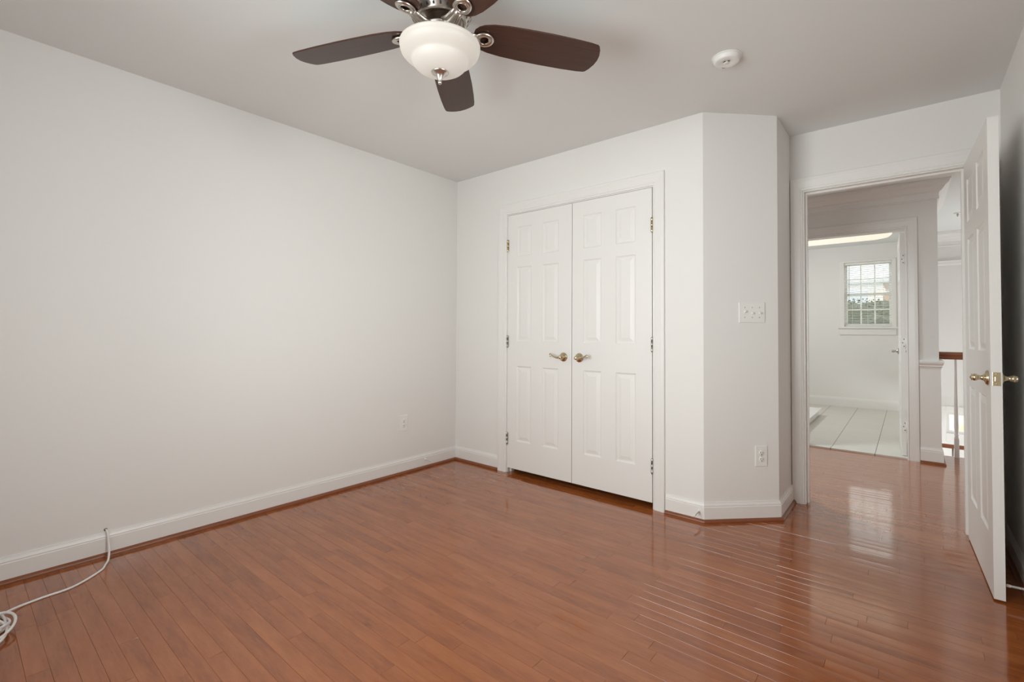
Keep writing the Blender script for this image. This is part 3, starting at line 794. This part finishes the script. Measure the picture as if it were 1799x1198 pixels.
sb_ = empty('shower_base', (0, 0, 0)); tag(sb_, 'low white shower base corner on the bathroom tiles', 'shower base')
b = MB(); b.bevbox(1.2, 2.125, 3.3, 4.72, .004, .090, .012); b.build('pan', M['tub'], sb_)
b = MB(); b.bevbox(1.2, 2.150, 3.28, 4.74, .086, .104, .006); b.build('curb_cap', M['tub'], sb_)

# ------------------------------------------------------------------ landing railing and foyer
rl = empty('stair_railing', (0, 0, 0)); tag(rl, 'landing railing with brown wood handrail and white turned balusters', 'railing')
hp = [(-.030, .885), (.030, .885), (.032, .900), (.026, .912), (.030, .925), (.029, .942), (.018, .952), (-.018, .952), (-.029, .942), (-.030, .925), (-.026, .912), (-.032, .900)]
b = MB(); n = len(hp)
v = [(3.26, 2.985+d, z) for d, z in hp] + [(4.9, 2.985+d, z) for d, z in hp]
b.add(v, [(i, (i+1) % n, n+(i+1) % n, n+i) for i in range(n)] + [tuple(range(n)), tuple(n+i for i in range(n))])
b.build('handrail', M['rail'], rl)['label'] = 'reddish brown wood handrail'
def baluster():
    b = MB()
    b.bevbox(-.0165, .0165, -.0165, .0165, 0, .17, .002)
    b.lathe([(.0165, .168), (.0175, .178), (.013, .188), (.0125, .193), (.016, .199), (.016, .206), (.012, .212), (.0130, .225), (.0160, .262), (.0165, .30), (.0155, .40), (.0125, .60), (.0095, .80), (.0085, .888)], 20)
    return b
bal0 = baluster().build('baluster', M['trim'], rl, (3.386, 2.985, 0))
for k in range(1, 4):
    c = bal0.copy(); COL.objects.link(c); c.parent = rl; c.location = (3.386+.118*k, 2.985, 0)

w3 = empty('window_3', (0, 0, 0)); struct(w3, 'white framed foyer window below the railing', 'window')
fy = FY+.38
b = MB()
for (x0, x1, z0, z1) in ((3.36, 3.44, -.34, .14), (4.18, 4.26, -.34, .14), (3.44, 4.18, .06, .14), (3.44, 4.18, -.34, -.22)):
    b.bevbox(x0, x1, fy-.03, fy+.03, z0, z1, .004)
for (x0, x1, z0, z1) in ((3.44, 3.475, -.22, .06), (4.145, 4.18, -.22, .06), (3.475, 4.145, .025, .06), (3.475, 4.145, -.22, -.185)):
    b.box(x0, x1, fy+.01, fy+.06, z0, z1)
b.build('window_frame', M['trim'], w3)
MB().box(3.475, 4.145, fy+.035, fy+.039, -.185, .025).build('pane', M['glass'], w3)

lr = empty('lower_railing', (0, 0, 0)); tag(lr, 'far stair railing lower down with wood handrail and thin dark balusters', 'railing')
b = MB(); v = [(3.30, 4.5+d*.85, -.188+(z-.885)*.62) for d, z in hp] + [(4.6, 4.5+d*.85, -.188+(z-.885)*.62) for d, z in hp]
b.add(v, [(i, (i+1) % n, n+(i+1) % n, n+i) for i in range(n)] + [tuple(range(n)), tuple(n+i for i in range(n))])
b.build('handrail', M['rail'], lr)['label'] = 'reddish brown wood handrail'
for x in (3.437, 3.565, 3.693):
    MB().tube([(x, 4.5, -1.1), (x, 4.5, -.186)], .008, 8).build('baluster', M['steel'], lr)
struct(MB().box(3.26, 5.0, 4.40, FY+.38, -1.25, -1.1).build('floor_lower_landing', M['trim']), 'pale lower stair landing', 'floor')

# sprinkler head on the hallway ceiling
sp = empty('sprinkler_head', (3.485, 4.18, H)); tag(sp, 'small sprinkler head on the ceiling beyond the doorway', 'sprinkler')
MB().lathe([(0, 0), (.034, 0), (.033, -.005), (.018, -.009), (0, -.009)], 24).build('escutcheon', M['plastic'], sp)
MB().lathe([(.009, -.008), (.009, -.030), (.005, -.034), (.005, -.044), (0, -.044)], 14).build('nozzle', M['steel'], sp)

# ------------------------------------------------------------------ window behind the camera
w2 = empty('window_2', (0, 0, 0)); struct(w2, 'bedroom window behind the camera', 'window')
b = MB()
for (x0, x1, z0, z1) in ((.94, 1.02, .50, 2.16), (2.42, 2.50, .50, 2.16), (1.02, 2.42, 2.08, 2.16), (1.02, 2.42, .50, .58)):
    b.bevbox(x0, x1, RY, RY+.018, z0, z1, .003)
for (x0, x1, z0, z1) in ((1.02, 1.06, .58, 2.08), (2.38, 2.42, .58, 2.08), (1.06, 2.38, .58, .62), (1.06, 2.38, 2.04, 2.08), (1.06, 2.38, 1.31, 1.35)):
    b.box(x0, x1, RY-.09, RY-.05, z0, z1)
b.build('window_frame', M['trim'], w2)
MB().box(1.06, 2.38, RY-.072, RY-.068, .62, 2.04).build('pane', M['glass'], w2)

w4 = empty('window_added', (0, 0, 0)); struct(w4, 'unseen side window beside the camera, added to let in light', 'window')  # unseen window added for its light on left and angled walls
b = MB()
for (y0, y1, z0, z1) in ((-2.10, -2.02, .52, 2.16), (-1.48, -1.40, .52, 2.16), (-2.02, -1.48, 2.08, 2.16), (-2.02, -1.48, .52, .60)):
    b.bevbox(RX-.018, RX, y0, y1, z0, z1, .003)
for (y0, y1, z0, z1) in ((-2.02, -1.98, .6, 2.08), (-1.52, -1.48, .6, 2.08), (-1.98, -1.52, .6, .64), (-1.98, -1.52, 2.04, 2.08), (-1.98, -1.52, 1.32, 1.36)):
    b.box(RX+.05, RX+.09, y0, y1, z0, z1)
b.build('window_frame', M['trim'], w4)
MB().box(RX+.068, RX+.072, -1.98, -1.52, .64, 2.04).build('pane', M['glass'], w4)

# ------------------------------------------------------------------ outdoors beyond the bathroom window
M['siding'] = plain('tan_siding', (.80, .75, .68, 1), .8, bscale=3, mottle=.05)
M['roof'] = plain('grey_shingles', (.55, .56, .58, 1), .9, bscale=25, mottle=.15)
M['brick'] = plain('pale_brick', (.55, .40, .33, 1), .9, bscale=18, mottle=.2)
M['sky_glass'] = plain('bluish_glass', (.55, .60, .68, 1), .1)
M['hedge'] = foliage('dark_hedge', (.035, .045, .03, 1), (.10, .11, .07, 1), 9)
M['lawn'] = foliage('sunlit_leaves', (.70, .66, .36, 1), (.92, .87, .62, 1), 5)
M['ground'] = plain('outdoor_grass', (.18, .2, .1, 1), .9, bscale=8, mottle=.2)
struct(MB().box(-14, 16, 6.6, 40, -3.0, -2.9).build('ground', M['ground']), 'lawn outside the house', 'ground')
hs = empty('neighbor_house', (1.0, 30, -2.9)); tag(hs, 'pale neighbouring house with grey roof seen through the bathroom blind', 'house')
MB().box(-6, 1.0, 0, 7, 0, 6.9).build('wall', M['siding'], hs)
b = MB(); b.add([(-6.4, -.5, 6.9), (1.3, -.5, 6.9), (1.3, 3.5, 9.6), (-6.4, 3.5, 9.6), (-6.4, 7.5, 6.9), (1.3, 7.5, 6.9), (-6.4, -.5, 6.78), (1.3, -.5, 6.78), (-6.4, 7.5, 6.78), (1.3, 7.5, 6.78)], [(0, 1, 2, 3), (3, 2, 5, 4), (6, 7, 1, 0), (0, 3, 4, 8, 6), (1, 7, 9, 5, 2), (6, 8, 9, 7), (4, 5, 9, 8)])
b.build('roof', M['roof'], hs)
for x in (-2.3, -.05):
    f = MB().bevbox(x-.50, x+.50, -.08, .02, 5.55, 6.45, .02).build('window', M['trim'], hs)
    MB().box(x-.40, x+.40, -.10, -.07, 5.64, 6.36).build('pane', M['sky_glass'], f)
MB().box(1.02, 3.2, 1.0, 5.0, 0, 6.2).build('annex', M['brick'], hs)['label'] = 'brownish brick annex'
MB().box(-6, 1.0, -.06, .02, 6.45, 6.78).build('frieze_board', M['trim'], hs)
MB().box(-6, 1.02, -1.6, .02, 5.15, 5.28).build('porch_roof', M['roof'], hs)
def bush(loc, r, label, mat, n=150, seed=0, name='hedge_shrub', cat='shrub', group=None):
    rnd = random.Random(seed); b = MB()
    for i in range(n):
        d = Vector((rnd.gauss(0, 1), rnd.gauss(0, 1), rnd.gauss(0, 1))).normalized()*r*rnd.uniform(.90, 1.02)
        d.z *= .8
        t = Vector((rnd.gauss(0, 1), rnd.gauss(0, 1), rnd.gauss(0, 1))).normalized(); u = t.cross(d.normalized()).normalized()
        s = min(r*.22, .065)
        c = d + Vector((0, 0, r*.8))
        b.add([c-t*s, c-u*s*.6, c+t*s, c+u*s*.6], [(0, 1, 2, 3)])
    bm = bmesh.new(); bmesh.ops.create_icosphere(bm, subdivisions=3, radius=r*.93)
    for v in bm.verts: v.co *= 1+rnd.uniform(-.12, .12)
    b.add([(v.co.x, v.co.y, v.co.z*.8+r*.8) for v in bm.verts], [tuple(v.index for v in f.verts) for f in bm.faces]); bm.free()
    return tag(b.build(name, mat, None, loc), label, cat, group)
bush((1.35, 24.5, -2.9), 3.5, 'dark bushy tree outside low behind the bathroom blind', M['hedge'], n=6000, seed=1, name='garden_tree', cat='tree')
bush((4.4, 8.6, -2.9), 1.9, 'sunlit yellow green bush outside the foyer window', M['lawn'], seed=4)
